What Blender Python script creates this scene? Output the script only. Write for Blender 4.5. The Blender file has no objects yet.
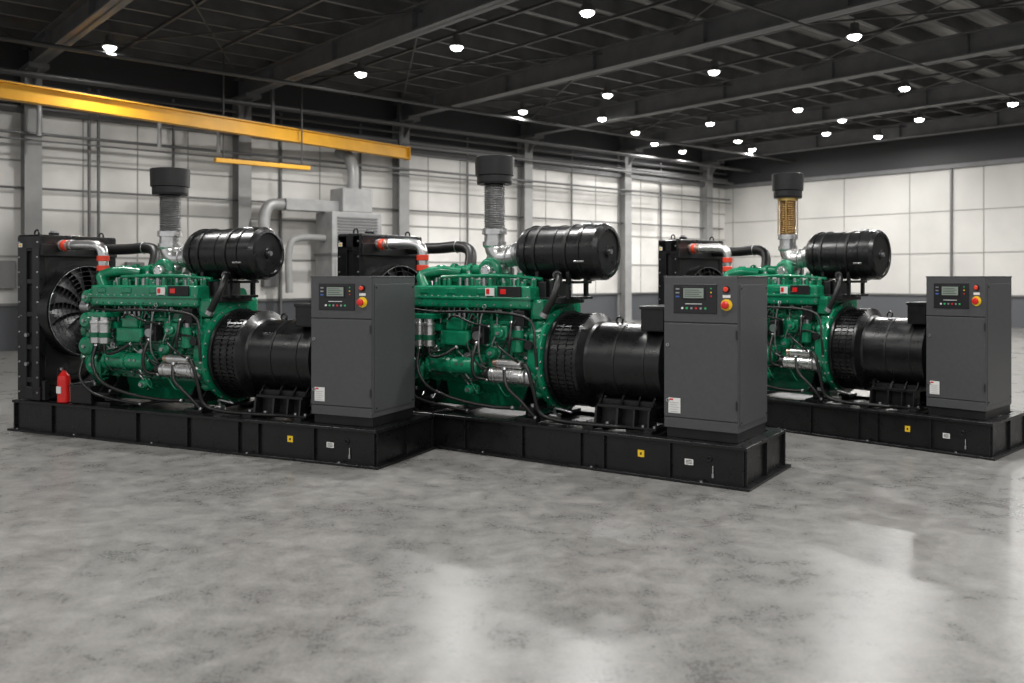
import bpy, bmesh, math, random
from mathutils import Vector, Matrix
random.seed(4)
PI=math.pi
scn=bpy.context.scene
# ------------------------------------------------------------------ materials
def mat(name,col,rough=.5,metal=0.,var=0.,vscale=8.,bump=0.,bscale=60.,coat=0.,emit=0.,rvar=0.,spec=.5):
    m=bpy.data.materials.new(name); m.use_nodes=True
    nt=m.node_tree; b=nt.nodes['Principled BSDF']
    b.inputs['Base Color'].default_value=(*col,1); b.inputs['Roughness'].default_value=rough
    b.inputs['Metallic'].default_value=metal; b.inputs['Coat Weight'].default_value=coat
    b.inputs['Specular IOR Level'].default_value=spec
    tc=nt.nodes.new('ShaderNodeTexCoord')
    if var>0 or rvar>0:
        n=nt.nodes.new('ShaderNodeTexNoise'); n.inputs['Scale'].default_value=vscale; n.inputs['Detail'].default_value=5
        nt.links.new(tc.outputs['Object'],n.inputs['Vector'])
        mr=nt.nodes.new('ShaderNodeMapRange'); mr.inputs['From Min'].default_value=.3; mr.inputs['From Max'].default_value=.7
        mr.inputs['To Min'].default_value=1-var; mr.inputs['To Max'].default_value=1+var
        nt.links.new(n.outputs['Fac'],mr.inputs['Value'])
        mx=nt.nodes.new('ShaderNodeVectorMath'); mx.operation='SCALE'; mx.inputs[0].default_value=col
        nt.links.new(mr.outputs[0],mx.inputs['Scale']); nt.links.new(mx.outputs[0],b.inputs['Base Color'])
        if rvar>0:
            m2=nt.nodes.new('ShaderNodeMapRange'); m2.inputs['From Min'].default_value=.3; m2.inputs['From Max'].default_value=.7
            m2.inputs['To Min'].default_value=max(.02,rough-rvar); m2.inputs['To Max'].default_value=rough+rvar
            nt.links.new(n.outputs['Fac'],m2.inputs['Value']); nt.links.new(m2.outputs[0],b.inputs['Roughness'])
    if bump>0:
        n2=nt.nodes.new('ShaderNodeTexNoise'); n2.inputs['Scale'].default_value=bscale; n2.inputs['Detail'].default_value=3
        nt.links.new(tc.outputs['Object'],n2.inputs['Vector'])
        bp=nt.nodes.new('ShaderNodeBump'); bp.inputs['Strength'].default_value=bump; bp.inputs['Distance'].default_value=.01
        nt.links.new(n2.outputs['Fac'],bp.inputs['Height']); nt.links.new(bp.outputs[0],b.inputs['Normal'])
    if emit>0:
        b.inputs['Emission Color'].default_value=(*col,1); b.inputs['Emission Strength'].default_value=emit
    return m
GREEN=mat('green_engine_paint',(.004,.165,.080),.24,0,.22,7,.08,45,.3,rvar=.06)
GREEND=mat('green_paint_dark',(.003,.105,.050),.32,0,.2,9,.1,40)  # darker green variant for some bolts, bands, bosses and the far-side manifold
BLACK=mat('black_gloss_paint',(.006,.006,.0065),.30,0,.2,10,.02,50,.03,rvar=.05,spec=.42)
BLACKM=mat('black_satin_paint',(.008,.008,.0085),.42,0,.2,12,.1,90,spec=.4)
RUBBER=mat('black_rubber',(.008,.008,.008),.42,spec=.4)
DGREY=mat('dark_grey_fan',(.05,.05,.052),.32,.4)
SILVER=mat('brushed_aluminium',(.70,.70,.69),.24,.9,.15,14,.15,80)
STEEL=mat('galvanised_steel',(.42,.42,.43),.32,.9,.2,20)
BELL=mat('steel_bellows',(.36,.36,.36),.33,.85,.2,20)
COPPER=mat('copper_hose',(.52,.34,.27),.3,.85,.1,12)
BRONZE=mat('bronze_bellows',(.46,.34,.20),.28,.9,.2,20)
RED=mat('red_paint',(.60,.012,.010),.28,0,.05,10,coat=.3)
ORANGE=mat('red_silicone_clamp',(.70,.05,.02),.4)
CAB=mat('cabinet_grey_powdercoat',(.060,.061,.064),.36,0,.06,30,.08,400)
CABD=mat('cabinet_seam_dark',(.010,.010,.011),.5)
PANEL=mat('control_bezel_black',(.010,.010,.012),.3)
LCD=mat('lcd_screen',(.24,.28,.24),.2)
LCDT=mat('lcd_text',(.03,.05,.04),.4)
YEL=mat('yellow_label',(.80,.52,.02),.45)
WHT=mat('white_label',(.70,.70,.68),.5)
BLUE=mat('blue_print',(.05,.12,.4),.5)
GRNL=mat('green_button',(.03,.4,.12),.4)
BRASS=mat('brass',(.6,.42,.15),.3,.9)
LAMPM=mat('lamp_glow',(1,.98,.94),.5,emit=20)
LAMPB=mat('lamp_housing',(.08,.08,.08),.5)
YBEAM=mat('yellow_beam_paint',(.68,.34,.010),.5,0,.1,2)
COLM=mat('column_grey_paint',(.25,.25,.245),.55,0,.1,3)
ROOFB=mat('rafter_grey',(.13,.13,.132),.5,0,.15,3)
PURL=mat('purlin_grey',(.13,.13,.13),.5,.2,.2,2)
BRACE=mat('brace_dark',(.05,.05,.05),.5)
PIPEG=mat('conduit_grey',(.13,.13,.13),.45,.3)
DUCT=mat('duct_galv',(.30,.30,.298),.45,.3,.15,3)
TRIM=mat('seam_trim',(.25,.245,.23),.6)
# ------------------------------------------------------------------ geometry builder
def basis(d):
    d=Vector(d).normalized()
    up=Vector((0,0,1)) if abs(d.z)<.9 else Vector((1,0,0))
    x=up.cross(d).normalized(); y=d.cross(x)
    return x,y,d
class G:
    def __init__(s): s.v=[];s.f=[];s.m=[];s.s=[];s.mats=[]
    def mi(s,m):
        if m not in s.mats: s.mats.append(m)
        return s.mats.index(m)
    def add(s,vs,fs,m,smooth=False):
        o=len(s.v); k=s.mi(m)
        s.v+= [tuple(v) for v in vs]
        for f in fs: s.f.append([i+o for i in f]); s.m.append(k); s.s.append(smooth)
    def addbm(s,bm,m,M=None,smooth=False):
        if M is not None: bmesh.ops.transform(bm,matrix=M,verts=bm.verts)
        bm.verts.index_update()
        s.add([v.co.copy() for v in bm.verts],[[v.index for v in f.verts] for f in bm.faces],m,smooth); bm.free()
    def box(s,x0,x1,y0,y1,z0,z1,m,bev=0,rot=None,seg=2):
        bm=bmesh.new(); bmesh.ops.create_cube(bm,size=1)
        bmesh.ops.scale(bm,vec=(abs(x1-x0),abs(y1-y0),abs(z1-z0)),verts=bm.verts)
        if bev>0: bmesh.ops.bevel(bm,geom=bm.edges[:],offset=bev,segments=seg,affect='EDGES',profile=.6)
        M=Matrix.Translation(((x0+x1)/2,(y0+y1)/2,(z0+z1)/2))
        if rot: M=M@Matrix.Rotation(rot[1],4,rot[0])
        s.addbm(bm,m,M)
    def lathe(s,p,d,prof,m,seg=28,caps=True,smooth=True):
        x,y,dd=basis(d); p=Vector(p)
        def ring(t,r): return [p+dd*t+(x*math.cos(2*PI*i/seg)+y*math.sin(2*PI*i/seg))*r for i in range(seg)]
        for (t0,r0),(t1,r1) in zip(prof[:-1],prof[1:]):
            s.add(ring(t0,r0)+ring(t1,r1),[[i,(i+1)%seg,seg+(i+1)%seg,seg+i] for i in range(seg)],m,smooth)
        if caps:
            if prof[0][1]>1e-4: s.add(ring(*prof[0]),[list(range(seg))[::-1]],m)
            if prof[-1][1]>1e-4: s.add(ring(*prof[-1]),[list(range(seg))],m)
    def cyl(s,p0,p1,r,m,r1=None,seg=24,bev=0):
        p0=Vector(p0);p1=Vector(p1);h=(p1-p0).length
        r1=r if r1 is None else r1
        pr=[(0,r),(h,r1)] if not bev else [(0,r-bev),(bev,r),(h-bev,r1),(h,r1-bev)]
        s.lathe(p0,p1-p0,pr,m,seg)
    def bolt(s,p,d,r,m,h=None): 
        p=Vector(p); s.lathe(p,d,[(0,r),(h or r*.9,r*.95)],m,6,True,False)
    def boltring(s,c,d,R,n,r,m,a0=0):
        x,y,dd=basis(d)
        for i in range(n):
            a=a0+2*PI*i/n; s.bolt(Vector(c)+(x*math.cos(a)+y*math.sin(a))*R,d,r,m)
    def tube(s,pts,r,m,seg=10,sub=6,clamps=False):
        P=[Vector(p) for p in pts]; Q=[]
        if len(P)>2:
            E=[P[0]*2-P[1]]+P+[P[-1]*2-P[-2]]
            for i in range(1,len(E)-2):
                a,b,c,d=E[i-1],E[i],E[i+1],E[i+2]
                for k in range(sub):
                    t=k/sub
                    Q.append(.5*((2*b)+(-a+c)*t+(2*a-5*b+4*c-d)*t*t+(-a+3*b-3*c+d)*t**3))
            Q.append(P[-1])
        else: Q=P
        vs=[];N=len(Q);prev=None
        for i,q in enumerate(Q):
            d=(Q[min(i+1,N-1)]-Q[max(i-1,0)]).normalized()
            if prev is None: x,y,_=basis(d)
            else:
                x=(prev-d*prev.dot(d)).normalized(); y=d.cross(x)
            prev=x
            for j in range(seg):
                a=2*PI*j/seg; vs.append(q+(x*math.cos(a)+y*math.sin(a))*r)
        fs=[[i*seg+j,i*seg+(j+1)%seg,(i+1)*seg+(j+1)%seg,(i+1)*seg+j] for i in range(N-1) for j in range(seg)]
        s.add(vs,fs,m,True)
        s.add(vs[:seg],[list(range(seg))[::-1]],m); s.add(vs[-seg:],[list(range(seg))],m)
        if clamps:
            for a,b in ((Q[0],Q[1]),(Q[-1],Q[-2])):
                d=(b-a).normalized(); s.lathe(a,d,[(0,r*1.25),(r*1.2,r*1.25)],STEEL,10)
    def prism(s,poly,a0,a1,m,axis='x',bev=0):
        def P(a,u,v): return {'x':(a,u,v),'y':(u,a,v),'z':(u,v,a)}[axis]
        n=len(poly); bm=bmesh.new()
        A=[bm.verts.new(P(a0,*q)) for q in poly];B=[bm.verts.new(P(a1,*q)) for q in poly]
        bm.faces.new(A[::-1]); bm.faces.new(B)
        for i in range(n): bm.faces.new([A[i],A[(i+1)%n],B[(i+1)%n],B[i]])
        bmesh.ops.recalc_face_normals(bm,faces=bm.faces[:])
        if bev: bmesh.ops.bevel(bm,geom=bm.edges[:],offset=bev,segments=2,affect='EDGES',profile=.6)
        s.addbm(bm,m)
    def torus(s,c,d,R,r,m,seg=40,ss=8):
        x,y,dd=basis(d); c=Vector(c); vs=[]
        for i in range(seg):
            a=2*PI*i/seg; e=x*math.cos(a)+y*math.sin(a)
            for j in range(ss):
                b=2*PI*j/ss; vs.append(c+e*(R+r*math.cos(b))+dd*r*math.sin(b))
        s.add(vs,[[i*ss+j,((i+1)%seg)*ss+j,((i+1)%seg)*ss+(j+1)%ss,i*ss+(j+1)%ss] for i in range(seg) for j in range(ss)],m,True)
    def sphere(s,c,r,m,sc=(1,1,1)):
        bm=bmesh.new(); bmesh.ops.create_uvsphere(bm,u_segments=16,v_segments=10,radius=r)
        s.addbm(bm,m,Matrix.Translation(c)@Matrix.Diagonal((*sc,1)),True)
    def mesh(s,name):
        me=bpy.data.meshes.new(name); me.from_pydata(s.v,[],s.f)
        for m in s.mats: me.materials.append(m)
        me.polygons.foreach_set('material_index',s.m); me.polygons.foreach_set('use_smooth',s.s)
        me.update(); return me
def obj(name,g,parent=None,loc=(0,0,0)):
    me=g.mesh(name) if isinstance(g,G) else g
    o=bpy.data.objects.new(name,me); scn.collection.objects.link(o); o.location=loc
    if parent: o.parent=parent
    return o
# ================================================================== GENERATOR PARTS
L=4.3; W=1.0; H0=.32
parts={}
# ---- base frame
g=G()
def frame(o,wd,z0,z1,m):
    g.box(-L-o,o,-o,wd,z0,z1,m,.003,seg=1); g.box(-L-o,o,W-wd,W+o,z0,z1,m,.003,seg=1)
    g.box(-wd,o,wd,W-wd,z0,z1,m,.003,seg=1); g.box(-L-o,-L+wd,wd,W-wd,z0,z1,m,.003,seg=1)
frame(0,.11,.292,H0,BLACK); frame(.03,.11,0,.022,BLACK)
for (x0,x1,y0,y1) in [(-L+.03,-.03,.03,.045),(-L+.03,-.03,W-.045,W-.03),(-.045,-.03,.03,W-.03),(-L+.03,-L+.045,.03,W-.03)]:
    g.box(x0,x1,y0,y1,.02,.295,BLACK)
xs=[-.03,-.62,-1.2,-1.42,-2.0,-2.62,-3.2,-3.74,-L+.03]
for x in xs:
    g.box(x-.008,x+.008,.004,.03,.02,.293,BLACK); g.box(x-.008,x+.008,W-.03,W-.004,.02,.293,BLACK)
for y in (.03,.5,.97):
    g.box(-.03,-.004,y-.008,y+.008,.02,.293,BLACK)
g.box(-L+.05,-.05,.05,W-.05,.262,.285,BLACKM)
for x in (-3.6,-3.0,-2.2,-1.5,-.8): g.box(x-.04,x+.04,.11,W-.11,.285,.318,BLACK)
for x in (-4.2,-3.4,-2.4,-1.3,-.35): g.bolt((x,-.015,.022),(0,0,1),.012,STEEL)
for x in [-.05-.3*i for i in range(15)]: g.bolt((x,.05,H0),(0,0,1),.010,BLACKM)
g.torus((-.3,.024,.2),(0,1,0),.018,.006,BLACKM,16,6)
g.cyl((-.27,.02,.09),(-.27,.02,.15),.005,SILVER,seg=8); g.cyl((-.27,.02,.06),(-.27,.02,.09),.011,STEEL,seg=8)
g.box(-.90,-.845,.026,.030,.15,.205,YEL); g.box(-.88,-.865,.024,.026,.168,.187,BLACKM)
g.box(-.50,-.43,.026,.030,.135,.18,WHT)
for k in range(3): g.box(-.49,-.44,.024,.026,.145+k*.011,.149+k*.011,BLACKM)
parts['base_frame']=g
# ---- radiator
g=G()
RX0,RX1=-4.24,-3.90; RZ=2.04; RB=.33
g.box(RX0+.02,RX1-.08,.10,.90,RB+.12,RZ-.14,BLACKM)
for i in range(38):
    z=RB+.16+i*.040; g.box(RX0+.01,RX0+.02,.10,.90,z,z+.014,DGREY)
g.box(RX0,RX1-.02,.02,.98,RZ-.16,RZ,BLACK,.02); g.box(RX0,RX1-.02,.02,.98,RB,RB+.14,BLACK,.015)
for y0,y1 in ((.02,.10),(.90,.98)):
    g.box(RX0,RX0+.13,y0,y1,RB,RZ-.02,BLACK,.006)
    g.box(RX1-.13,RX1-.03,y0,y1,RB,RZ-.02,BLACK,.006)
    g.box(RX0+.12,RX1-.12,y0+.03 if y0<.5 else y0,y1 if y0<.5 else y1-.03,RB,RZ-.05,BLACKM)
for k in range(5):
    z=RB+.18+k*.34; g.box(RX0+.1,RX1-.1,.025,.06,z,z+.05,BLACK,.004)
for k in range(11):
    z=RB+.08+k*.155
    g.bolt((RX0+.03,.02,z),(0,-1,0),.010,STEEL); g.bolt((RX1-.05,.02,z),(0,-1,0),.010,STEEL)
g.box(RX1-.06,RX1-.04,.03,.97,RB+.08,RZ-.08,BLACKM)
for y in (.06,.94):
    for k in range(9): g.bolt((RX1-.04,y,RB+.15+k*.17),(1,0,0),.010,STEEL)
FC=Vector((RX1-.04,.5,1.24)); FR=.47
g.lathe(FC,(1,0,0),[(0,FR+.02),(.13,FR+.02),(.13,FR),(0,FR)],BLACK,56,False)
g.lathe(FC+Vector((.002,0,0)),(1,0,0),[(0,FR),(.001,.001)],RUBBER,48,False)
g.box(RX1-.04,RX1+.0,.03,.97,RZ-.22,RZ-.1,BLACKM,.005)
g.cyl((RX0+.18,.3,RZ),(RX0+.18,.3,RZ+.03),.05,BLACK); g.cyl((RX0+.18,.3,RZ+.03),(RX0+.18,.3,RZ+.05),.035,STEEL)
g.box(RX0+.02,RX0+.07,.015,.02,RZ-.13,RZ-.09,WHT); g.box(RX0+.03,RX0+.06,.012,.016,RZ-.12,RZ-.10,YEL)
for y in (.1,.9): g.torus((RX0+.18,y,RZ+.02),(0,1,0),.03,.009,BLACK,16,6)
for y in (.06,.94): g.box(RX1-.02,RX1+.03,y-.02,y+.02,RB,RB+.2,BLACK,.005)
for z in (.7,1.0): g.cyl((RX1-.2,.03,z),(RX1-.2,-.0,z),.02,STEEL,seg=12)
parts['radiator']=g
# ---- fan
g=G()
c=FC+Vector((.07,0,0))
g.cyl(c-Vector((.06,0,0)),c+Vector((.06,0,0)),.085,BLACK,seg=24,bev=.01)
g.cyl(c+Vector((.05,0,0)),c+Vector((.30,0,0)),.04,STEEL)
nb=13
for i in range(nb):
    a=2*PI*i/nb; vs=[];K=6
    for k in range(K+1):
        r=.07+(FR-.085)*k/K; tw=.95-.45*k/K; ch=.05+.050*k/K; sk=a+.35*(k/K)**1.5
        e=Vector((0,math.cos(sk),math.sin(sk))); t=Vector((0,-math.sin(sk),math.cos(sk)))
        for q in (-1,0,1):
            vs.append(c+e*r+t*ch*q*math.cos(tw)*1.2+Vector((1,0,0))*(ch*q*math.sin(tw)+(.008 if q==0 else 0)))
    fs=[[k*3+j,k*3+j+1,(k+1)*3+j+1,(k+1)*3+j] for k in range(K) for j in range(2)]
    g.add(vs,fs,DGREY,True)
for R in (.12,.17,.22,.27,.32,.37,.42,.475): g.torus(FC+Vector((.145,0,0)),(1,0,0),R,.0025,DGREY if R<.45 else STEEL,48,5)
for i in range(14):
    a=2*PI*i/14; e=Vector((0,math.cos(a),math.sin(a)))
    g.cyl(FC+Vector((.148,0,0))+e*.09,FC+Vector((.148,0,0))+e*.48,.0025,DGREY,seg=5)
parts['cooling_fan']=g
# ---- engine block
g=G()
X0,X1=-3.36,-2.12
EL=X1-X0
g.prism([(.40,.35),(.60,.35),(.68,.60),(.32,.60)],X0+.08,X1-.02,GREEN,'x',.02)
g.box(X0+.02,X1,.27,.73,.595,.635,GREEN,.006)
g.prism([(.25,.635),(.75,.635),(.76,.95),(.73,1.34),(.28,1.34),(.24,.95)],X0,X1,GREEN,'x',.015)
n=12
for i in range(n+1):
    x=X0+.06+(EL-.12)*i/n
    g.bolt((x,.29,.635),(0,0,1),.011,STEEL); g.bolt((x,.262,.615),(0,-1,0),.009,GREEND)
    if i%2==0: g.box(x-.012,x+.012,.215,.26,.66,1.32,GREEN,.006)
g.box(X0,X1,.222,.26,.92,.95,GREEN,.006); g.box(X0,X1,.222,.27,1.16,1.2,GREEN,.006)
for i in range(6):
    xc=X0+.06+(EL-.12)*(i+.5)/6
    g.box(xc-.08,xc+.08,.225,.25,.98,1.14,GREEN,.02)
    for dx in (-.067,.067):
        for dz in (1.0,1.12): g.bolt((xc+dx,.225,dz),(0,-1,0),.009,STEEL)
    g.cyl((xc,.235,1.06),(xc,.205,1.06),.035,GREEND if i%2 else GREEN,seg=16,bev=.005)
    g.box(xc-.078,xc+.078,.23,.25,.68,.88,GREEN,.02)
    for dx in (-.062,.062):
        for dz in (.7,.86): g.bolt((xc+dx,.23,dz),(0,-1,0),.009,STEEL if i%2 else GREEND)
for i in range(6):
    xc=X0+.06+(EL-.12)*(i+.5)/6
    g.box(xc-.09,xc+.09,.30,.72,1.34,1.47,GREEN,.012)
    g.box(xc-.082,xc+.082,.36,.68,1.47,1.575,GREEN,.03,seg=3)
    g.box(xc-.088,xc+.088,.35,.69,1.468,1.485,GREEND,.004)
    for y in (.40,.52,.64): g.bolt((xc,y,1.575),(0,0,1),.013,STEEL)
    for dx in (-.075,.075): g.bolt((xc+dx,.325,1.47),(0,0,1),.013,GREEN,.03)
    g.tube([(xc+.03,.30,1.42),(xc+.02,.23,1.40),(xc-.02,.2,1.3),(xc-.03,.2,1.16)],.008,STEEL,6,4)
# front gear housing and accessory drives
g.prism([(.32,.48),(.68,.48),(.80,.70),(.82,1.30),(.74,1.52),(.32,1.52),(.19,1.36),(.17,.74)],X0-.12,X0,GREEN,'x',.025)
for z,y in ((.55,.3),(.75,.175),(.9,.17),(1.05,.17),(1.2,.18),(1.34,.19)):
    g.bolt((X0-.03,y,z),(0,-1,0),.013,STEEL); g.bolt((X0-.09,y,z),(0,-1,0),.013,GREEND)
g.cyl((X0-.12,.5,FC.z),(X0-.3,.5,FC.z),.09,GREEN,bev=.01); g.cyl((X0-.12,.5,.74),(X0-.22,.5,.74),.17,BLACK,bev=.01)
g.cyl((X0-.20,.5,FC.z),(X0-.26,.5,FC.z),.13,BLACK,bev=.01)
g.cyl((X0-.12,.28,1.05),(X0-.2,.28,1.05),.09,GREEN,bev=.012); g.cyl((X0-.12,.28,1.34),(X0-.21,.28,1.34),.08,GREEN,bev=.012)
g.cyl((X0-.12,.28,.78),(X0-.2,.28,.78),.09,GREEN,bev=.012)
g.tube([(X0-.21,.66,.74),(X0-.23,.62,FC.z+.05),(X0-.23,.4,FC.z+.08),(X0-.21,.335,.74)],.014,RUBBER,6,4)
def boss(x,z,r,d,y=.22,m=GREEN):
    g.lathe((x,y,z),(0,-1,0),[(0,r*1.15),(.03,r*1.15),(.035,r),(d,r*.95),(d+.02,r*.7),(d+.02,0)],m,24,False)
    g.boltring((x,y-.03,z),(0,-1,0),r*1.02,8,.008,STEEL,.3); g.bolt((x,y-.02-d,z),(0,-1,0),.020,STEEL)
for q in ((-3.40,1.40,.07,.09),(-3.40,.90,.10,.10),(-3.30,.72,.11,.10),(-3.40,1.16,.085,.10),(-2.52,.9,.06,.06),(-2.72,.55,.05,.08)): boss(*q)
# intake / aftercooler manifold near side
g.box(X0+.02,X1-.02,.12,.31,1.31,1.52,GREEN,.035,seg=3)
g.box(X0,X1,.105,.32,1.395,1.42,GREEN,.006)
for i in range(16):
    x=X0+.04+(EL-.08)*i/15
    g.bolt((x,.118,1.42),(0,0,1),.010,STEEL)
    g.bolt((x,.125,1.345),(0,-1,0),.010,STEEL if i%2 else GREEND)
for x in (X0+.18,X0+.48,X0+.78): g.box(x-.055,x+.055,.11,.13,1.44,1.50,GREEN,.012)
g.tube([(X0+.1,.22,1.5),(X0+.05,.24,1.62),(X0+.2,.34,1.66),(X0+.4,.4,1.64)],.05,GREEN,16,6)
g.box(X1-.42,X1-.34,.098,.108,1.43,1.50,WHT); g.box(X1-.41,X1-.38,.094,.099,1.445,1.49,RED)
g.box(X1-.31,X1-.10,.100,.118,1.42,1.515,BLACKM,.004); g.box(X1-.28,X1-.23,.094,.101,1.445,1.49,RED,.002)
# top housings
g.box(X0-.02,X0+.24,.34,.62,1.56,1.68,GREEN,.03); g.cyl((X0+.04,.3,1.45),(X0+.04,.3,1.56),.065,GREEN,bev=.01)
g.cyl((X0+.1,.48,1.68),(X0+.1,.48,1.72),.05,GREEN,bev=.01); g.boltring((X0+.1,.48,1.68),(0,0,1),.075,6,.01,STEEL)
g.box(X0+.26,X0+.46,.38,.6,1.56,1.64,GREEN,.02); g.box(X0+.30,X0+.42,.42,.56,1.64,1.69,GREEN,.02)
g.tube([(X0+.2,.45,1.64),(X0+.45,.46,1.67),(X0+.65,.5,1.67)],.05,GREEN,16,6)
for x in (X0+.27,X0+.46): g.lathe((x,.455,1.66),(1,0,0),[(0,.075),(.03,.075)],GREEN,20); g.boltring((x+.03,.455,1.66),(1,0,0),.063,6,.008,STEEL)
for i in range(4):
    x=X0+.25+.25*i; g.cyl((x,.36,1.5),(x,.36,1.64),.03,GREEN,seg=14,bev=.005); g.bolt((x,.36,1.64),(0,0,1),.02,STEEL)
g.tube([(X0+.25,.30,1.60),(X0+.55,.28,1.61),(X0+.9,.28,1.61),(X1,.3,1.58)],.018,GREEN,10,5)
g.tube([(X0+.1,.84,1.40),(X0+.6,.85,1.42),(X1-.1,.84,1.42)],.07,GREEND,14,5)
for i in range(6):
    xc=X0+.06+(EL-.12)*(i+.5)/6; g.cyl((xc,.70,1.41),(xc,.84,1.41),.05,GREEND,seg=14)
# oil cooler
g.cyl((-3.14,.155,.77),(-2.62,.155,.77),.085,GREEN,bev=.02)
for x in (-3.12,-2.9,-2.68): g.lathe((x,.155,.77),(1,0,0),[(0,.1),(.03,.1)],GREEN,24); g.boltring((x+.03,.155,.77),(1,0,0),.092,8,.007,STEEL)
g.box(-3.1,-2.7,.16,.26,.72,.84,GREEN,.01)
for x in (-3.05,-2.8,-2.75): g.bolt((x,.075,.79),(0,-1,0),.014,STEEL)
# fuel pump + governor
g.box(-2.98,-2.70,.10,.23,.96,1.10,GREEN,.02); g.box(-2.93,-2.76,.11,.22,1.10,1.22,GREEN,.02)
for k in range(4): g.cyl((-2.92+.05*k,.15,1.22),(-2.92+.05*k,.15,1.27),.012,STEEL,seg=8); g.tube([(-2.92+.05*k,.15,1.27),(-2.92+.06*k,.14,1.32),(-2.9+.08*k,.13,1.36)],.006,STEEL,5,4)
g.box(-2.68,-2.56,.11,.2,.98,1.14,BLACKM,.01); g.cyl((-2.62,.09,1.06),(-2.62,.13,1.06),.04,STEEL)
g.box(-2.50,-2.36,.14,.23,1.02,1.16,GREEN,.02); g.cyl((-2.43,.14,1.09),(-2.43,.11,1.09),.045,GREEN,bev=.006); g.bolt((-2.43,.11,1.09),(0,-1,0),.018,STEEL)
g.cyl((-2.27,.15,.92),(-2.27,.15,1.12),.05,GREEN,bev=.01); g.cyl((-2.27,.15,1.12),(-2.27,.15,1.16),.03,STEEL)
# flywheel housing
FZ=.86
g.lathe((X1-.06,.5,FZ),(1,0,0),[(0,.36),(.05,.43),(.17,.455),(.17,.475),(.20,.475),(.20,.3)],GREEN,48)
g.boltring((X1+.14,.5,FZ),(1,0,0),.462,24,.011,STEEL)
g.boltring((X1+.11,.5,FZ),(-1,0,0),.462,24,.011,STEEL)
for a in (200,225,250,150,130): 
    e=Vector((0,math.cos(math.radians(a)),math.sin(math.radians(a))))
    c2=Vector((X1+.03,.5,FZ))+e*.42; g.sphere(c2,.045,GREEN,(1.4,1,1))
g.box(X1-.04,X1+.1,.16,.84,1.22,1.40,GREEN,.03)
g.tube([(-2.6,.24,.7),(-2.6,.1,.9),(-2.58,.09,1.2),(-2.55,.1,1.3)],.008,STEEL,6,4); g.torus((-2.55,.1,1.33),(0,1,0),.016,.005,STEEL,14,5)
rr=random.Random(11)
for i in range(110):
    x=rr.uniform(X0+.02,X1-.04); z=rr.choice([rr.uniform(.66,1.3),rr.uniform(1.2,1.32),rr.uniform(.64,.9)])
    y=.225; d=rr.uniform(.02,.08); k=rr.random()
    if k<.35: g.cyl((x,y,z),(x,y-d,z),rr.uniform(.014,.034),rr.choice([GREEN,GREEN,GREEN,STEEL,SILVER]),seg=14,bev=.002); g.bolt((x,y-d,z),(0,-1,0),.010,STEEL)
    elif k<.6: w=rr.uniform(.02,.05); g.box(x-w,x+w,y-d,y,z-w*.7,z+w*.7,rr.choice([GREEN,GREEN,GREEN,GREEND,BLACKM]),.006)
    elif k<.8: g.bolt((x,y,z),(0,-1,0),.014,STEEL,.03)
    else:
        x2=x+rr.uniform(-.15,.15); z2=z+rr.uniform(-.2,.2)
        g.tube([(x,y,z),(x,y-d-.02,z),((x+x2)/2,y-d-.03,(z+z2)/2),(x2,y-d-.02,z2),(x2,y,z2)],.007,rr.choice([STEEL,STEEL,GREEN,GREEN]),6,4)
for i in range(40):
    x=rr.uniform(X0+.02,X1-.04); y=rr.uniform(.18,.34); h=rr.uniform(.02,.07)
    g.cyl((x,y,1.5),(x,y,1.52+h),rr.uniform(.010,.02),rr.choice([GREEN,GREEN,STEEL]),seg=10); g.bolt((x,y,1.52+h),(0,0,1),.012,STEEL)
parts['diesel_engine']=g
# ---- engine accessories
g=G()
for x in (-3.21,-3.09):
    y=.075
    g.lathe((x,y,.93),(0,0,1),[(0,.03),(.015,.052),(.20,.055),(.215,.061),(.235,.061),(.24,.045),(.28,.045)],SILVER,24)
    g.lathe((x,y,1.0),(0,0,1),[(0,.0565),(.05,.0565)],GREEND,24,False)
g.box(-3.28,-3.03,.03,.22,1.2,1.25,GREEN,.01)
g.cyl((-2.5,.13,.71),(-2.17,.13,.71),.072,SILVER,bev=.01); g.cyl((-2.55,.13,.71),(-2.5,.13,.71),.062,BLACKM,bev=.008)
g.cyl((-2.17,.13,.71),(-2.08,.15,.71),.085,STEEL,bev=.01); g.cyl((-2.42,.10,.82),(-2.2,.10,.82),.04,SILVER,bev=.006); g.cyl((-2.46,.10,.82),(-2.42,.10,.82),.03,COPPER)
for x in (-2.45,-2.3,-2.2): g.torus((x,.13,.71),(1,0,0),.073,.004,STEEL,24,5)
g.cyl((-3.52,.2,1.30),(-3.40,.2,1.30),.062,STEEL,bev=.01)
g.box(-2.86,-2.72,.17,.24,1.2,1.32,BLACKM,.008); g.box(-2.3,-2.2,.12,.2,1.16,1.3,BLACKM,.008)
g.cyl((-2.1,.03,1.0),(-2.1,.06,1.0),.04,BLACKM)
parts['starter_and_filters']=g
# ---- hoses and harness
g=G()
T=lambda p,r: g.tube(p,r,RUBBER,8,6,True)
T([(-3.20,.07,.93),(-3.18,.01,.75),(-3.06,.0,.58),(-2.8,.04,.47),(-2.5,.1,.42),(-2.3,.14,.42)],.017)
T([(-3.40,.10,.80),(-3.36,.02,.60),(-3.22,.03,.46),(-3.0,.06,.40),(-2.7,.1,.36)],.014)
T([(-3.08,.06,.95),(-3.02,.02,.86),(-2.92,.02,.86),(-2.8,.09,.95)],.014)
T([(-2.62,.10,1.0),(-2.62,.03,.85),(-2.6,.03,.70),(-2.52,.10,.66)],.014)
T([(-2.2,.08,.82),(-2.1,.02,.8),(-2.04,.03,.6),(-2.0,.06,.42),(-1.85,.1,.36),(-1.5,.12,.35),(-1.0,.2,.35)],.018)
T([(-2.36,.09,.78),(-2.3,.03,.62),(-2.15,.04,.48),(-2.05,.08,.36)],.016)
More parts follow.
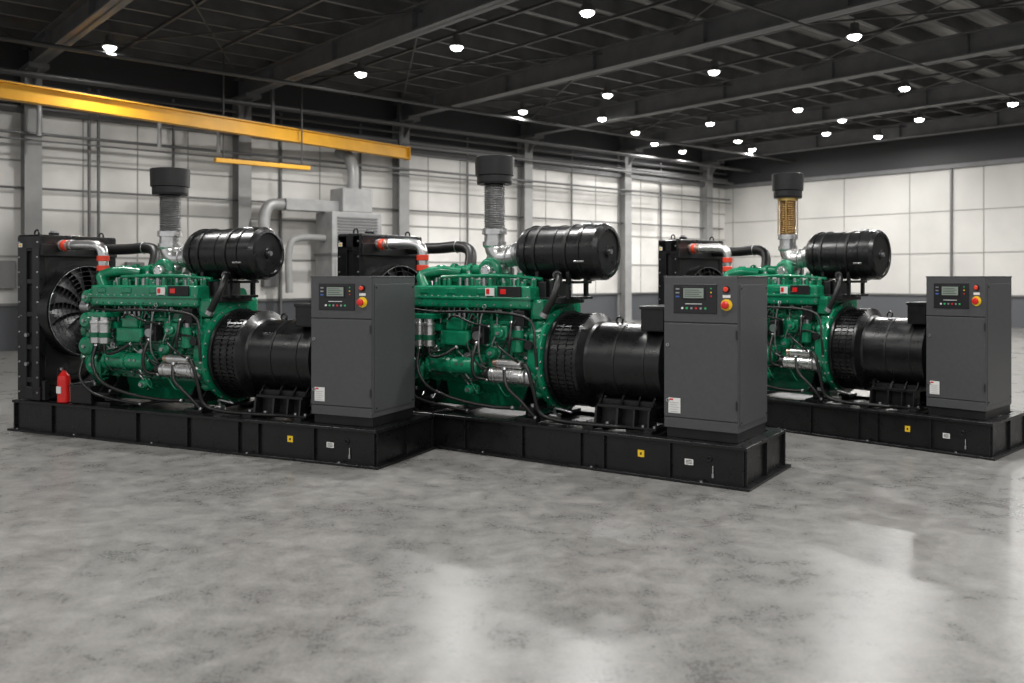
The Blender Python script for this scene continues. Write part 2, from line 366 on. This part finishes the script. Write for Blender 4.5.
T([(X0,.14,1.29),(-3.0,.09,1.27),(-2.7,.08,1.28),(-2.3,.08,1.27),(-2.08,.06,1.2),(-2.02,.02,1.0),(-2.0,.02,.8)],.013)
T([(-2.3,.1,1.2),(-2.28,.04,1.05),(-2.3,.05,.9)],.012)
T([(-2.9,.1,1.2),(-2.8,.05,1.24),(-2.65,.06,1.18),(-2.5,.1,1.15)],.010)
T([(-2.0,.35,1.62),(-1.90,.22,1.58),(-1.90,.14,1.44),(-2.0,.12,1.25)],.032)
T([(-2.45,.12,1.0),(-2.36,.03,.96),(-2.25,.03,.88),(-2.22,.08,.83)],.010)
for i in range(8):
    x=rr.uniform(-3.3,-2.25); z=rr.uniform(.7,1.28); x2=x+rr.uniform(-.25,.3); z2=rr.uniform(.7,1.28)
    g.tube([(x,.2,z),(x,.12,z-.02),((x+x2)/2,.09,(z+z2)/2-rr.uniform(0,.1)),(x2,.12,z2-.02),(x2,.2,z2)],rr.uniform(.006,.010),RUBBER,6,6,True)
g.box(-1.95,-1.87,.13,.2,.33,.4,SILVER,.01); g.tube([(-1.9,.16,.4),(-1.86,.1,.46),(-1.7,.1,.44)],.010,STEEL,6,4)
parts['hoses_and_harness']=g
# ---- coolant pipes
g=G()
pr=.048; PZ=1.93; px=-3.33
g.cyl((-3.86,.26,PZ),(-3.81,.26,PZ),.058,ORANGE,bev=.005)
g.tube([(-3.98,.26,PZ),(-3.7,.26,PZ),(-3.62,.26,PZ)],pr,COPPER,16,4)
g.tube([(-3.74,.26,PZ),(-3.50,.26,PZ),(px-.04,.26,PZ-.02),(px,.265,PZ-.08),(px,.27,1.75),(px,.28,1.5)],pr+.004,SILVER,18,6)
for z in (1.79,1.69): g.cyl((px,.27,z-.028),(px,.27,z+.028),.060,ORANGE,bev=.005)
for x in (-3.88,-3.79,-3.74): g.torus((x,.26,PZ),(1,0,0),.056,.005,STEEL,24,5)
g.tube([(-3.9,.74,1.90),(-3.5,.74,1.90),(-3.2,.72,1.91),(-3.05,.68,1.85),(-3.0,.6,1.70),(-3.02,.55,1.62)],.058,RUBBER,18,6)
g.torus((-3.25,.73,1.91),(1,0,0),.06,.006,STEEL,24,5)
g.tube([(-3.9,.3,.55),(-3.72,.28,.55),(-3.56,.27,.62),(-3.5,.27,.76)],.05,RUBBER,16,6)
parts['coolant_pipes']=g
# ---- alternator
g=G()
AX=-1.96
g.lathe((AX,.5,FZ),(1,0,0),[(0,.435),(.03,.435),(.03,.405),(.27,.405),(.27,.42),(.30,.42),(.34,.35),(.36,.335),(1.12,.335),(1.12,.35),(1.16,.35),(1.2,.30),(1.24,.12)],BLACK,72)
for k in range(60):
    a=2*PI*k/60; e=Vector((0,math.cos(a),math.sin(a))); t=Vector((0,-math.sin(a),math.cos(a)))
    for xo in (.040,.118,.196):
        c2=Vector((AX+xo,.5,FZ)); vs=[]
        for rr_ in (.403,.416):
            for dx in (0,.060):
                for q in (-.009,.009): vs.append(c2+Vector((dx,0,0))+e*rr_+t*q)
        g.add(vs,[[4,5,7,6],[0,4,6,2],[1,3,7,5],[0,1,5,4],[2,6,7,3]],BLACK)
for xo in (.109,.187): g.lathe((AX+xo-.004,.5,FZ),(1,0,0),[(0,.405),(0,.418),(.008,.418),(.008,.405)],BLACK,64,False)
g.boltring((AX+.30,.5,FZ),(1,0,0),.39,16,.012,STEEL)
for x in (AX+.60,AX+.95): g.lathe((x,.5,FZ),(1,0,0),[(0,.336),(0,.340),(.02,.340),(.02,.336)],BLACKM,64,False)
g.box(-1.06,-.78,.22,.78,1.15,1.36,BLACK,.015); g.box(-1.07,-.77,.21,.79,1.33,1.36,BLACK,.006)
g.torus((-1.45,.5,FZ+.36),(0,1,0),.03,.01,BLACK,18,6)
for y0,y1 in ((.14,.30),(.70,.86)):
    g.box(-1.62,-.82,y0,y1,.345,.365,BLACK,.004)
    g.box(-1.50,-.9,y0+.03,y1-.03,.50,.525,BLACK,.004)
    g.box(-1.48,-.92,y0+.09,y0+.11,.36,.52,BLACKM)
    for x in (-1.5,-1.3,-1.1,-.92):
        g.prism([(y0,.36),(y1,.36),(y1-.02,.60),(y0+.07,.52),(y0+.02,.50)],x-.01,x+.01,BLACK,'x')
    for x in (-1.57,-1.4,-1.0,-.86): g.bolt((x,y0+.03,.365),(0,0,1),.018,STEEL)
g.box(-1.5,-.9,.26,.74,.50,.56,BLACKM)
for x in (-1.55,-.9): g.box(x-.05,x+.05,.1,.9,.318,.347,BLACKM)
parts['alternator']=g
# ---- engine mounts
g=G()
for x in (-3.15,-2.16):
    for y0,y1,sg in ((.10,.30,1),(.70,.90,-1)):
        g.box(x-.1,x+.1,y0,y1,.318,.35,BLACK,.004)
        g.cyl((x,(y0+y1)/2,.35),(x,(y0+y1)/2,.42),.06,RUBBER,bev=.01)
        g.box(x-.09,x+.09,y0,y1,.42,.445,BLACK,.004)
        ya,yb=(y0+.02,.36) if sg>0 else (y1-.02,.64)
        for dx in (-.07,.07): g.prism([(ya,.445),(yb,.445),(yb,.66),(yb-.05*sg,.66)],x+dx-.008,x+dx+.008,BLACK,'x')
        g.bolt((x,(y0+y1)/2,.445),(0,0,1),.022,STEEL)
g.box(-3.54,-3.26,.06,.26,.322,.50,BLACKM,.01); g.box(-3.55,-3.25,.05,.27,.49,.51,BLACK,.004)
for x in (-3.48,-3.32): g.cyl((x,.16,.51),(x,.16,.535),.013,STEEL,seg=10)
parts['engine_mounts_and_battery']=g
def warp(x):
    cl=lambda v:max(0.,min(1.,v))
    return x+.15*cl((x+3.0)/.8)*cl((-.72-x)/.55)
for k in ('diesel_engine','starter_and_filters','hoses_and_harness','alternator','engine_mounts_and_battery'):
    parts[k].v=[(warp(v[0]),v[1],v[2]) for v in parts[k].v]
# ---- air filter
g=G()
fx0,fx1=-2.30,-1.44; fz=1.825; fy=.5; fr=.25
g.lathe((fx0,fy,fz),(1,0,0),[(0,.10),(.0,.20),(.03,.225),(.06,fr-.01),(.10,fr-.01),(.10,fr+.004),(.12,fr+.004),(.12,fr-.008),(.40,fr-.008),(.40,fr-.002),(.42,fr-.002),(.42,fr-.008),(.66,fr-.008),(.66,fr+.012),(.69,fr+.012),(.69,fr+.004),(.82,fr+.004),(.855,fr-.02),(.86,fr-.05),(.845,fr-.055),(.845,.05),(.86,.045),(.86,0)],BLACK,72,False)
g.bolt((fx1-.0,fy,fz),(1,0,0),.025,STEEL)
for a in (20,110,200,290): 
    e=Vector((0,math.cos(math.radians(a)),math.sin(math.radians(a)))); c2=Vector((fx0+.69,fy,fz))+e*(fr+.008)
    g.cyl(c2-Vector((.05,0,0)),c2+Vector((.05,0,0)),.012,STEEL,seg=6)
for x in (fx0+.2,fx0+.52):
    g.lathe((x,fy,fz),(1,0,0),[(0,fr-.006),(0,fr+.003),(.03,fr+.003),(.03,fr-.006)],BLACKM,72,False)
    for sy in (-1,1):
        g.box(x,x+.035,fy+sy*.16-.02,fy+sy*.16+.02,1.40,fz-.17,BLACK,.004)
    g.box(x-.01,x+.045,.28,.72,1.54,1.565,BLACK,.004)
g.box(fx0+.15,fx0+.62,.36,.64,1.40,1.425,BLACK,.004)
g.box(fx0+.24,fx0+.34,.28,.72,1.38,1.56,BLACKM,.01); g.box(fx0+.25,fx0+.36,.3,.7,1.28,1.42,GREEN,.01)
g.cyl((-1.93,.36,1.40),(-1.93,.36,1.56),.05,BLACKM,bev=.008); g.box(-2.13,-1.80,.26,.7,1.36,1.42,BLACKM,.01)
parts['air_filter']=g
# ---- intake stack variants
def stack(bell,sh=0.,dz=0.):
    g=G(); x,y=-2.66+sh,.5
    g.lathe((x,y,2.43+dz),(0,0,1),[(0,.10),(0,.165),(.02,.17),(.08,.17),(.085,.185),(.26,.19),(.265,.18),(.265,.16),(.22,.155),(.22,.0)],BLACKM,40,False)
    n=20; pr=[]
    for i in range(n*2+1): pr.append((i*((.37+dz)/(n*2)),.106 if i%2 else .090))
    g.lathe((x,y,2.06),(0,0,1),pr,bell,30,True,True)
    if bell is BRONZE:
        for a in range(4):
            e=Vector((math.cos(a*PI/2+.4),math.sin(a*PI/2+.4),0))*.116
            g.cyl(Vector((x,y,2.05))+e,Vector((x,y,2.43+dz))+e,.007,BRASS,seg=8)
        g.lathe((x,y,2.40+dz),(0,0,1),[(0,.122),(.03,.122)],BRASS,30)
    g.lathe((x,y,2.01),(0,0,1),[(0,.122),(.05,.122)],SILVER,30)
    g.boltring((x,y,2.06),(0,0,1),.112,10,.009,STEEL)
    g.lathe((x,y,1.88),(0,0,1),[(0,.10),(.02,.115),(.06,.115),(.06,.095),(.13,.1)],SILVER,30)
    g.tube([(x,y,2.0),(x,y,1.93),(x+.015,y,1.86),(x+.07,y,1.80),(x+.17,y,1.79),(x+.39-min(sh,.05),y,1.82)],.10,SILVER,24,7)
    g.lathe((x+.02,y,1.80),(-.35,0,-1),[(0,.085),(.1,.095),(.1,.115),(.13,.115)],SILVER,28)
    g.sphere((x+.02,y,1.68),.12,SILVER,(1.15,1.1,.85)); g.torus((x+.02,y-.10,1.66),(0,1,0),.085,.042,GREEN,30,12)
    g.cyl((x+.02,y-.19,1.66),(x+.02,y-.08,1.66),.055,SILVER,bev=.008); g.torus((x+.02,y+.10,1.66),(0,1,0),.09,.045,STEEL,30,12)
    g.boltring((x+.02,y-.19,1.66),(0,-1,0),.04,6,.008,STEEL)
    g.box(x-.06,x+.12,y-.08,y+.1,1.55,1.62,GREEN,.01)
    g.lathe((x+.26,y,1.815),(1,0,.08),[(0,.118),(.04,.118)],STEEL,28); g.torus((x+.18,y,1.80),(1,0,0),.102,.007,STEEL,24,5)
    return g
stA=stack(BELL,-.02,.0).mesh('intake_stack'); stM=stack(BELL,.03,.06).mesh('intake_stack_tall'); stB=stack(BRONZE,.05,.03).mesh('intake_stack_bronze')
# ---- control cabinet
g=G()
cx0,cx1,cy0,cy1,cz0,cz1=-.70,-.10,.10,.80,.40,1.60
g.box(cx0+.01,cx1-.01,cy0+.02,cy1-.01,.32,cz0,BLACKM,.004)
g.box(cx0,cx1,cy0,cy1,cz0,cz1,CAB,.006)
g.box(cx0+.002,cx1-.002,cy0-.016,cy0-.001,1.245,cz1-.004,CAB,.004)
g.box(cx0+.002,cx1-.002,cy0-.016,cy0-.001,cz0+.09,1.236,CAB,.004)
g.box(cx0+.002,cx1-.002,cy0-.012,cy0-.001,cz0+.004,cz0+.082,CAB,.003)
g.box(cx0-.004,cx1+.004,cy0-.018,cy1+.004,cz1-.004,cz1+.008,CAB,.003)
bz0,bz1=1.315,1.545; bx0,bx1=cx0+.085,cx0+.44; yb=cy0-.016
g.box(bx0,bx1,yb-.008,yb,bz0,bz1,PANEL,.004)
g.box(bx0+.07,bx1-.09,yb-.012,yb-.007,1.42,1.525,BLACKM,.003); g.box(bx0+.085,bx1-.105,yb-.014,yb-.011,1.435,1.512,LCD)
for k in range(4): g.box(bx0+.095,bx1-.12-.02*(k%2),yb-.0155,yb-.0135,1.447+k*.016,1.452+k*.016,LCDT)
for k in range(6):
    m=[WHT,GRNL,STEEL,RED,STEEL,GRNL][k]; x=bx0+.075+k*.038
    g.cyl((x,yb-.006,1.355),(x,yb-.014,1.355),.009,m,seg=12)
for k in range(3):
    g.box(bx0+.02,bx0+.05,yb-.011,yb-.007,1.44+k*.03,1.452+k*.03,STEEL if k else BLUE)
    g.cyl((bx1-.045,yb-.006,1.45+k*.03),(bx1-.045,yb-.012,1.45+k*.03),.006,[RED,YEL,GRNL][k],seg=10)
g.box(bx0+.1,bx1-.12,yb-.010,yb-.007,1.387,1.392,WHT)
kx=cx1-.085
g.cyl((kx,yb,1.505),(kx,yb-.012,1.505),.026,BLACKM); g.cyl((kx,yb-.012,1.505),(kx,yb-.03,1.505),.019,ORANGE,bev=.004)
g.cyl((kx,yb,1.385),(kx,yb-.006,1.385),.045,YEL,seg=28); g.cyl((kx,yb-.006,1.385),(kx,yb-.03,1.385),.018,YEL); g.lathe((kx,yb-.03,1.385),(0,-1,0),[(0,.024),(.006,.031),(.018,.029),(.024,.02),(.025,0)],RED,24)
g.box(kx-.03,kx+.03,yb-.003,yb,1.44,1.462,WHT)
for z in (.62,1.06): g.cyl((cx0+.035,yb,z),(cx0+.035,yb-.010,z),.014,STEEL,seg=16); g.box(cx0+.032,cx0+.038,yb-.012,yb-.009,z-.008,z+.008,BLACKM)
for z in (.58,1.12): g.cyl((cx1-.004,yb-.006,z),(cx1-.004,yb-.006,z+.07),.008,CABD,seg=10)
g.box(cx0+.04,cx0+.14,yb-.003,yb,.52,.64,WHT)
for k in range(5): g.box(cx0+.05,cx0+.13-.012*(k%2),yb-.005,yb-.002,.53+k*.018,.533+k*.018,STEEL)
g.box(cx0+.05,cx0+.08,yb-.005,yb-.002,.622,.634,RED)
g.box(cx1-.001,cx1+.006,cy0+.03,cy1-.03,cz0+.05,cz1-.06,CAB,.003)
for (y,z) in ((cy0+.05,cz0+.08),(cy1-.05,cz0+.08),(cy0+.05,cz1-.09),(cy1-.05,cz1-.09)): g.bolt((cx1+.006,y,z),(1,0,0),.008,CABD)
parts['control_cabinet']=g
meshes={k:v.mesh(k) for k,v in parts.items()}
def genset(loc,yaw,sx,st,fdx=0.):
    e=bpy.data.objects.new('diesel_generator_set',None); e.empty_display_size=.3; scn.collection.objects.link(e)
    e.location=(loc[0],loc[1],0); e.rotation_euler=(0,0,-math.radians(yaw)); e.scale=(sx,1,1)
    for k,m in meshes.items():
        o=obj(k,m,e)
        if k=='air_filter': o.location.x=fdx
    obj('intake_stack',st,e); return e
g1=genset((-1.13,7.33),24.4,1.045,stA,-.03)
g2=genset((1.755,6.58),34,1.01,stM,.04)
g3=genset((4.20,7.69),46,.85,stB,.05)
# ---- fire extinguisher
g=G()
g.lathe((0,0,0),(0,0,1),[(0,.05),(.01,.062),(.24,.062),(.275,.055),(.30,.035),(.315,.022),(.33,.022)],RED,28)
g.box(-.03,.03,-.066,-.058,.10,.17,WHT)
g.cyl((0,0,.33),(0,0,.355),.018,BLACKM); g.box(-.02,.075,-.012,.012,.355,.367,BLACKM,.003); g.box(-.015,.07,-.01,.01,.378,.389,BLACKM,.003,rot=('Y',-.25))
g.cyl((0,-.018,.345),(0,-.035,.345),.014,STEEL); g.tube([(-.015,0,.35),(-.07,0,.345),(-.085,0,.28),(-.075,0,.16)],.009,RUBBER,8,6); g.cyl((-.075,0,.16),(-.075,0,.09),.012,RUBBER,r1=.018)
fe=obj('fire_extinguisher',g)
def world(e,p): 
    return Matrix.Translation(e.location)@Matrix.Rotation(e.rotation_euler.z,4,'Z')@Vector((p[0]*e.scale.x,p[1],p[2]))
fe.location=world(g1,(-3.64,.07,H0+.001)); fe.rotation_euler=(0,0,-.4)
# ================================================================== ROOM
C=Vector((8.71,36,0)); A=Vector((.7583,.6521,0)); B=Vector((.6521,-.7583,0))
ZW=5.25; ZC=6.95
RM=Matrix(((-A.x,B.x,0,C.x),(-A.y,B.y,0,C.y),(0,0,1,0),(0,0,0,1)))
TL,SL=44.,40.
def robj(name,g,parent=None):
    g.v=[tuple(RM@Vector(v)) for v in g.v]; g.f=[f[::-1] for f in g.f]
    return obj(name,g,parent)
def wallmat(name,zt,c0,c1):
    m=bpy.data.materials.new(name); m.use_nodes=True; nt=m.node_tree; b=nt.nodes['Principled BSDF']; b.inputs['Roughness'].default_value=.6
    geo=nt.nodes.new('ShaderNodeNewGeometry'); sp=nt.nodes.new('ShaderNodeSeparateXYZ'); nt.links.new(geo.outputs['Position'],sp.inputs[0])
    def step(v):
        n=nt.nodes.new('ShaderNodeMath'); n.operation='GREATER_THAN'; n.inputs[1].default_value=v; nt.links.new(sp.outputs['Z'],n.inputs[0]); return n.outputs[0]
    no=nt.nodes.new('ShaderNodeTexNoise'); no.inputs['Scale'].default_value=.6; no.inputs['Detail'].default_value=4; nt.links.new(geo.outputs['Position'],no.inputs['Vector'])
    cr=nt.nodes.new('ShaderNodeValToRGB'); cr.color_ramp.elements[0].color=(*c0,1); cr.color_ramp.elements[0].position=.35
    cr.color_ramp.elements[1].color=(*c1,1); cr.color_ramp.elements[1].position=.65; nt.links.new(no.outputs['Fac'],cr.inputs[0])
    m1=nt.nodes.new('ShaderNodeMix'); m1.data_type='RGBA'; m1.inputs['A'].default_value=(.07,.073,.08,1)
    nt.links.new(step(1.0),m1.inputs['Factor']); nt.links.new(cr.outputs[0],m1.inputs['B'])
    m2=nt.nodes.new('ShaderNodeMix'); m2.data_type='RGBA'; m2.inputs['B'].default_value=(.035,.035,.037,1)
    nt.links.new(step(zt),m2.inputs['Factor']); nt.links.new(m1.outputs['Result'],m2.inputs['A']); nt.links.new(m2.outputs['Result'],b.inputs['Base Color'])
    return m
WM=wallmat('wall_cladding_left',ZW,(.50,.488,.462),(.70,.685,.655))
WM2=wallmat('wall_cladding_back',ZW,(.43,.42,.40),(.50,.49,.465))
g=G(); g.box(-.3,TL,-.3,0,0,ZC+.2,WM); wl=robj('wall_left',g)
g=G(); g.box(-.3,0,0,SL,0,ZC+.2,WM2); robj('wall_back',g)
def floormat():
    m=bpy.data.materials.new('polished_concrete'); m.use_nodes=True; nt=m.node_tree; b=nt.nodes['Principled BSDF']
    geo=nt.nodes.new('ShaderNodeNewGeometry')
    def noise(s,d,dist=0.,r=.6):
        n=nt.nodes.new('ShaderNodeTexNoise'); n.inputs['Scale'].default_value=s; n.inputs['Detail'].default_value=d; n.inputs['Distortion'].default_value=dist
        n.inputs['Roughness'].default_value=r; nt.links.new(geo.outputs['Position'],n.inputs['Vector']); return n.outputs['Fac']
    n1=noise(.6,6,.5); n2=noise(4.2,12,.3,.76); n3=noise(55,8,0,.8)
    def math2(op,a,b_):
        n=nt.nodes.new('ShaderNodeMath'); n.operation=op
        for i,q in enumerate((a,b_)):
            if isinstance(q,(int,float)): n.inputs[i].default_value=q
            else: nt.links.new(q,n.inputs[i])
        return n.outputs[0]
    s=math2('ADD',math2('MULTIPLY',n1,.24),math2('ADD',math2('MULTIPLY',n2,.42),math2('MULTIPLY',n3,.34)))
    cr=nt.nodes.new('ShaderNodeValToRGB'); e=cr.color_ramp.elements
    e[0].position=.41; e[0].color=(.085,.083,.079,1); e[1].position=.59; e[1].color=(.235,.230,.220,1)
    nt.links.new(s,cr.inputs[0]); nt.links.new(cr.outputs[0],b.inputs['Base Color'])
    mr=nt.nodes.new('ShaderNodeMapRange'); mr.inputs['From Min'].default_value=.38; mr.inputs['From Max'].default_value=.62; mr.inputs['To Min'].default_value=.24; mr.inputs['To Max'].default_value=.36
    nt.links.new(s,mr.inputs['Value']); nt.links.new(mr.outputs[0],b.inputs['Roughness'])
    b.inputs['Specular IOR Level'].default_value=.24
    bp=nt.nodes.new('ShaderNodeBump'); bp.inputs['Strength'].default_value=.04; bp.inputs['Distance'].default_value=.01
    nt.links.new(n2,bp.inputs['Height']); nt.links.new(bp.outputs[0],b.inputs['Normal'])
    return m
g=G(); g.box(-.3,TL,-.3,SL,-.2,0,floormat()); robj('floor',g)
DECK=mat('roof_deck',(.31,.30,.285),.5,.1,.25,.8)
g=G(); vs=[];fs=[]
N=int(SL/.3)
for i in range(N):
    s0=i*.3
    for (a,z) in ((0,ZC),(.15,ZC),(.19,ZC+.05),(.26,ZC+.05)):
        vs+=[(-.3,s0+a,z),(TL,s0+a,z)]
for i in range(len(vs)//2-1): fs.append([2*i,2*i+1,2*i+3,2*i+2])
g.add(vs,fs,DECK); robj('ceiling',g)
cols=[1.5+4.8*i for i in range(9)]
g=G()
for t in cols:
    zb=6.15; 
    g.box(t-.14,t+.14,0,SL,zb,zb+.03,ROOFB); g.box(t-.14,t+.14,0,SL,zb+.45,zb+.48,ROOFB); g.box(t-.012,t+.012,0,SL,zb,zb+.48,ROOFB)
    for s in range(2,int(SL),3): g.box(t-.13,t+.13,s,s+.015,zb,zb+.46,ROOFB)
robj('roof_rafters',g)
g=G()
s=.6
while s<SL:
    g.box(0,TL,s-.04,s+.04,6.63,6.65,PURL); g.box(0,TL,s-.01,s+.01,6.63,ZC,PURL); g.box(0,TL,s-.04,s+.04,ZC-.02,ZC,PURL); s+=.95
robj('roof_purlins',g)
g=G()
for i,t in enumerate(cols[:-1]):
    for s in range(0,30,10):
        g.tube([(t,s+.2,6.55),(t+4.8,s+8.2,6.55)],.02,BRACE,6); g.tube([(t,s+8.2,6.52),(t+4.8,s+.2,6.52)],.02,BRACE,6)
for s,z,r in ((3.2,6.0,.05),(1.2,5.8,.05),(1.6,5.75,.04),(13.2,6.05,.025)):
    g.tube([(0,s,z),(TL,s,z)],r,BRACE,8)
for t in cols:
    for q in (1.6,3.2): g.box(t+q,t+q+.06,.2,SL,6.58,6.63,BRACE)
robj('roof_bracing',g)
g=G()
for t in cols:
    g.box(t-.17,t+.17,0.005,.03,0,6.15,COLM); g.box(t-.17,t+.17,.36,.385,0,6.15,COLM); g.box(t-.012,t+.012,.02,.37,0,6.15,COLM)
    g.box(t-.22,t+.22,0.005,.5,0,.04,COLM)
    g.box(t-.2,t+.2,.01,.9,6.05,6.15,ROOFB); g.prism([(.38,5.6),(.9,6.06),(.38,6.06)],t-.012,t+.012,ROOFB,'x')
robj('steel_columns',g)
g=G()
t=.4
while t<TL: g.box(t-.012,t+.012,0,.012,1.0,ZW,TRIM); t+=1.2
for z in (2.05,3.1,4.15): g.box(0,TL,0,.02,z-.02,z+.02,TRIM)
g.box(0,TL,0,.06,.97,1.03,PIPEG); g.box(0,TL,0,.14,ZW-.06,ZW+.08,ROOFB)
robj('trim_1',g)
g=G()
s=.4
while s<SL: g.box(0,.012,s-.015,s+.015,1.0,ZW,TRIM); s+=2.4
for z in (2.4,3.8): g.box(0,.02,0,SL,z-.014,z+.014,TRIM)
for s in (9.,): g.box(0,.08,s-.03,s+.03,1.0,ZW,PIPEG)
g.box(0,.06,0,SL,.97,1.03,PIPEG); g.box(0,.14,0,SL,ZW-.06,ZW+.08,ROOFB)
robj('trim_2',g)
g=G()
for z,r,s in ((4.7,.035,.45),(3.55,.025,.12),(5.5,.07,.3),(5.75,.04,.3),(5.35,.05,.6),(4.55,.02,.5)):
    g.tube([(0.3,s,z),(TL-.3,s,z)],r,PIPEG,8)
for t in (4.2,8.9,13.4,17.2,19.6,22.4,24.1,24.3,27.2): g.tube([(t,.12,.2),(t,.12,5.9)],.035,PIPEG,8)
for t in (12.6,19.9,23.3,26.): g.box(t-.2,t+.2,.02,.2,1.35,1.95,PIPEG,.01)
for t in (23.0,25.5,21.6): g.tube([(t,.3,5.5),(t,.7,5.5),(t,.9,5.2),(t,.9,4.6)],.05,DUCT,10)
robj('electrical_conduits',g,wl)
g=G()
t0=17.3
g.box(t0,t0+1.5,.5,1.4,1.15,3.3,DUCT,.03); g.box(t0-.03,t0+1.53,.47,1.43,2.15,2.22,PIPEG)
for k in range(3): g.box(t0+.1+.46*k,t0+.5+.46*k,1.4,1.42,1.3,2.05,COLM,.01)
for k in range(10): g.box(t0+.15,t0+1.35,1.40,1.43,2.4+k*.08,2.44+k*.08,PIPEG)
g.box(t0+.2,t0+1.1,.55,1.25,3.3,3.95,DUCT,.04); g.box(t0+1.1,t0+2.6,.65,1.05,3.3,3.6,DUCT,.02)
g.tube([(t0+2.6,.85,3.45),(t0+2.95,.85,3.4),(t0+3.1,.85,3.1),(t0+3.1,.85,2.5)],.15,DUCT,14)
g.tube([(t0+.6,.9,3.9),(t0+.6,.9,4.5),(t0+.6,.6,4.9),(t0+.6,.2,5.0)],.16,DUCT,14)
g.tube([(t0+1.2,1.0,2.6),(t0+2.2,1.0,2.6),(t0+2.5,1.0,2.3),(t0+2.5,1.0,1.2)],.09,COLM,12)
for a in (.05,1.4):
    for b in (.55,1.3): g.box(t0+a,t0+a+.06,b,b+.06,0,1.15,PIPEG)
robj('air_handling_unit',g)
g=G()
p0=Vector((-13.2,11.9,0)); p1=Vector((-2.98,25.0,0)); dd=(p1-p0); ln=dd.length
g.box(0,ln,-.10,.10,4.95,4.975,YBEAM); g.box(0,ln,-.10,.10,5.255,5.28,YBEAM); g.box(0,ln,-.03,.03,4.97,5.26,YBEAM)
g.box(ln,ln+.02,-.12,.12,4.92,5.3,YBEAM); g.box(0,ln,-.02,.02,5.28,5.31,BRACE)
for x in (2.,5.2,12.,ln-.3): g.box(x-.04,x+.04,-.04,.04,5.28,6.94,BRACE)
o=obj('crane_runway_beam',g,None,p0); o.rotation_euler=(0,0,math.atan2(dd.y,dd.x))
g=G()
g.box(19.6,22.0,1.6,1.75,4.26,4.36,YBEAM,.01)
for t in (19.8,21.8): g.tube([(t,1.68,4.34),(t,1.68,6.95)],.02,BRACE,6)
robj('monorail_hoist_beam',g)
g=G(); g.box(26.6,26.8,.03,.15,2.1,2.4,RED,.02); g.cyl((26.7,.15,2.25),(26.7,.2,2.25),.06,WHT); robj('fire_alarm_box',g)
# ---- high bay lamps
lg=G()
lg.lathe((0,0,.05),(0,0,1),[(0,.15),(.05,.145),(.12,.09),(.24,.08),(.24,0)],LAMPB,24,False)
lg.lathe((0,0,.05),(0,0,1),[(0,.15),(.0,.12),(.015,.12)],LAMPB,24,False)
lg.cyl((0,0,.28),(0,0,.80),.008,LAMPB,seg=6)
lm=lg.mesh('lamp_body')
dg=G(); dg.sphere((0,0,.055),.12,LAMPM,(1,1,.7)); dm=dg.mesh('lamp_lens')
pos=[(-8.0,17.5),(-3.4,19.8),(-1.1,17.5),(1.3,15.2),(.3,24.3),(2.4,22.1),(4.5,19.6),(6.5,16.7),(7.8,24.0),(9.5,21.3),(3.9,27.8),(5.9,26.2),(11.8,25.5),(7.6,29.6),(10.0,28.0),(13.2,23.2),(-12.0,14.0),(6.2,32.0),(8.6,31.5),(11.5,18.5),(4.9,30.2),(11.9,28.6),(9.6,25.6),(2.6,25.4),
 (-5.8,9.8),(-1.0,9.0),(3.5,8.6),(8.0,11.0),(12.5,15.5),(-9,5),(-4.2,3.6),(.5,3.2),(5.2,4.0),(10,6.2),(-2,-2.5),(3.,-2.5),(14,10.5)]
e=bpy.data.objects.new('high_bay_lamps',None); scn.collection.objects.link(e)
def ldat(n,en):
    ld=bpy.data.lights.new(n,'AREA'); ld.shape='DISK'; ld.size=.28; ld.energy=en; ld.color=(1,.985,.96); return ld
la=ldat('high_bay_light',165); lb=ldat('high_bay_light_dimmed',95)
for i,(x,y) in enumerate(pos):
    o=obj('lamp_body',lm,e,(x,y,6.12)); o=obj('lamp_lens',dm,e,(x,y,6.12))
    l=bpy.data.objects.new('lamp_light',lb if (y>22 or x<-7) else la); scn.collection.objects.link(l); l.parent=e; l.location=(x,y,6.02)
w=bpy.data.worlds.new('world'); scn.world=w; w.use_nodes=True
bg=w.node_tree.nodes['Background']; bg.inputs[0].default_value=(.98,.985,1,1); bg.inputs[1].default_value=.5
cd=bpy.data.cameras.new('camera'); cam=bpy.data.objects.new('camera',cd); scn.collection.objects.link(cam)
cam.location=(0,0,1.6); cam.rotation_euler=(PI/2,0,0); cd.sensor_width=36; cd.lens=880/1024*36; cd.shift_y=-64.5/1024
cd.clip_end=200; cd.dof.use_dof=True; cd.dof.focus_distance=8.0; cd.dof.aperture_fstop=1.4
scn.camera=cam
scn.view_settings.view_transform='Standard'; scn.view_settings.look='None'; scn.view_settings.exposure=.36
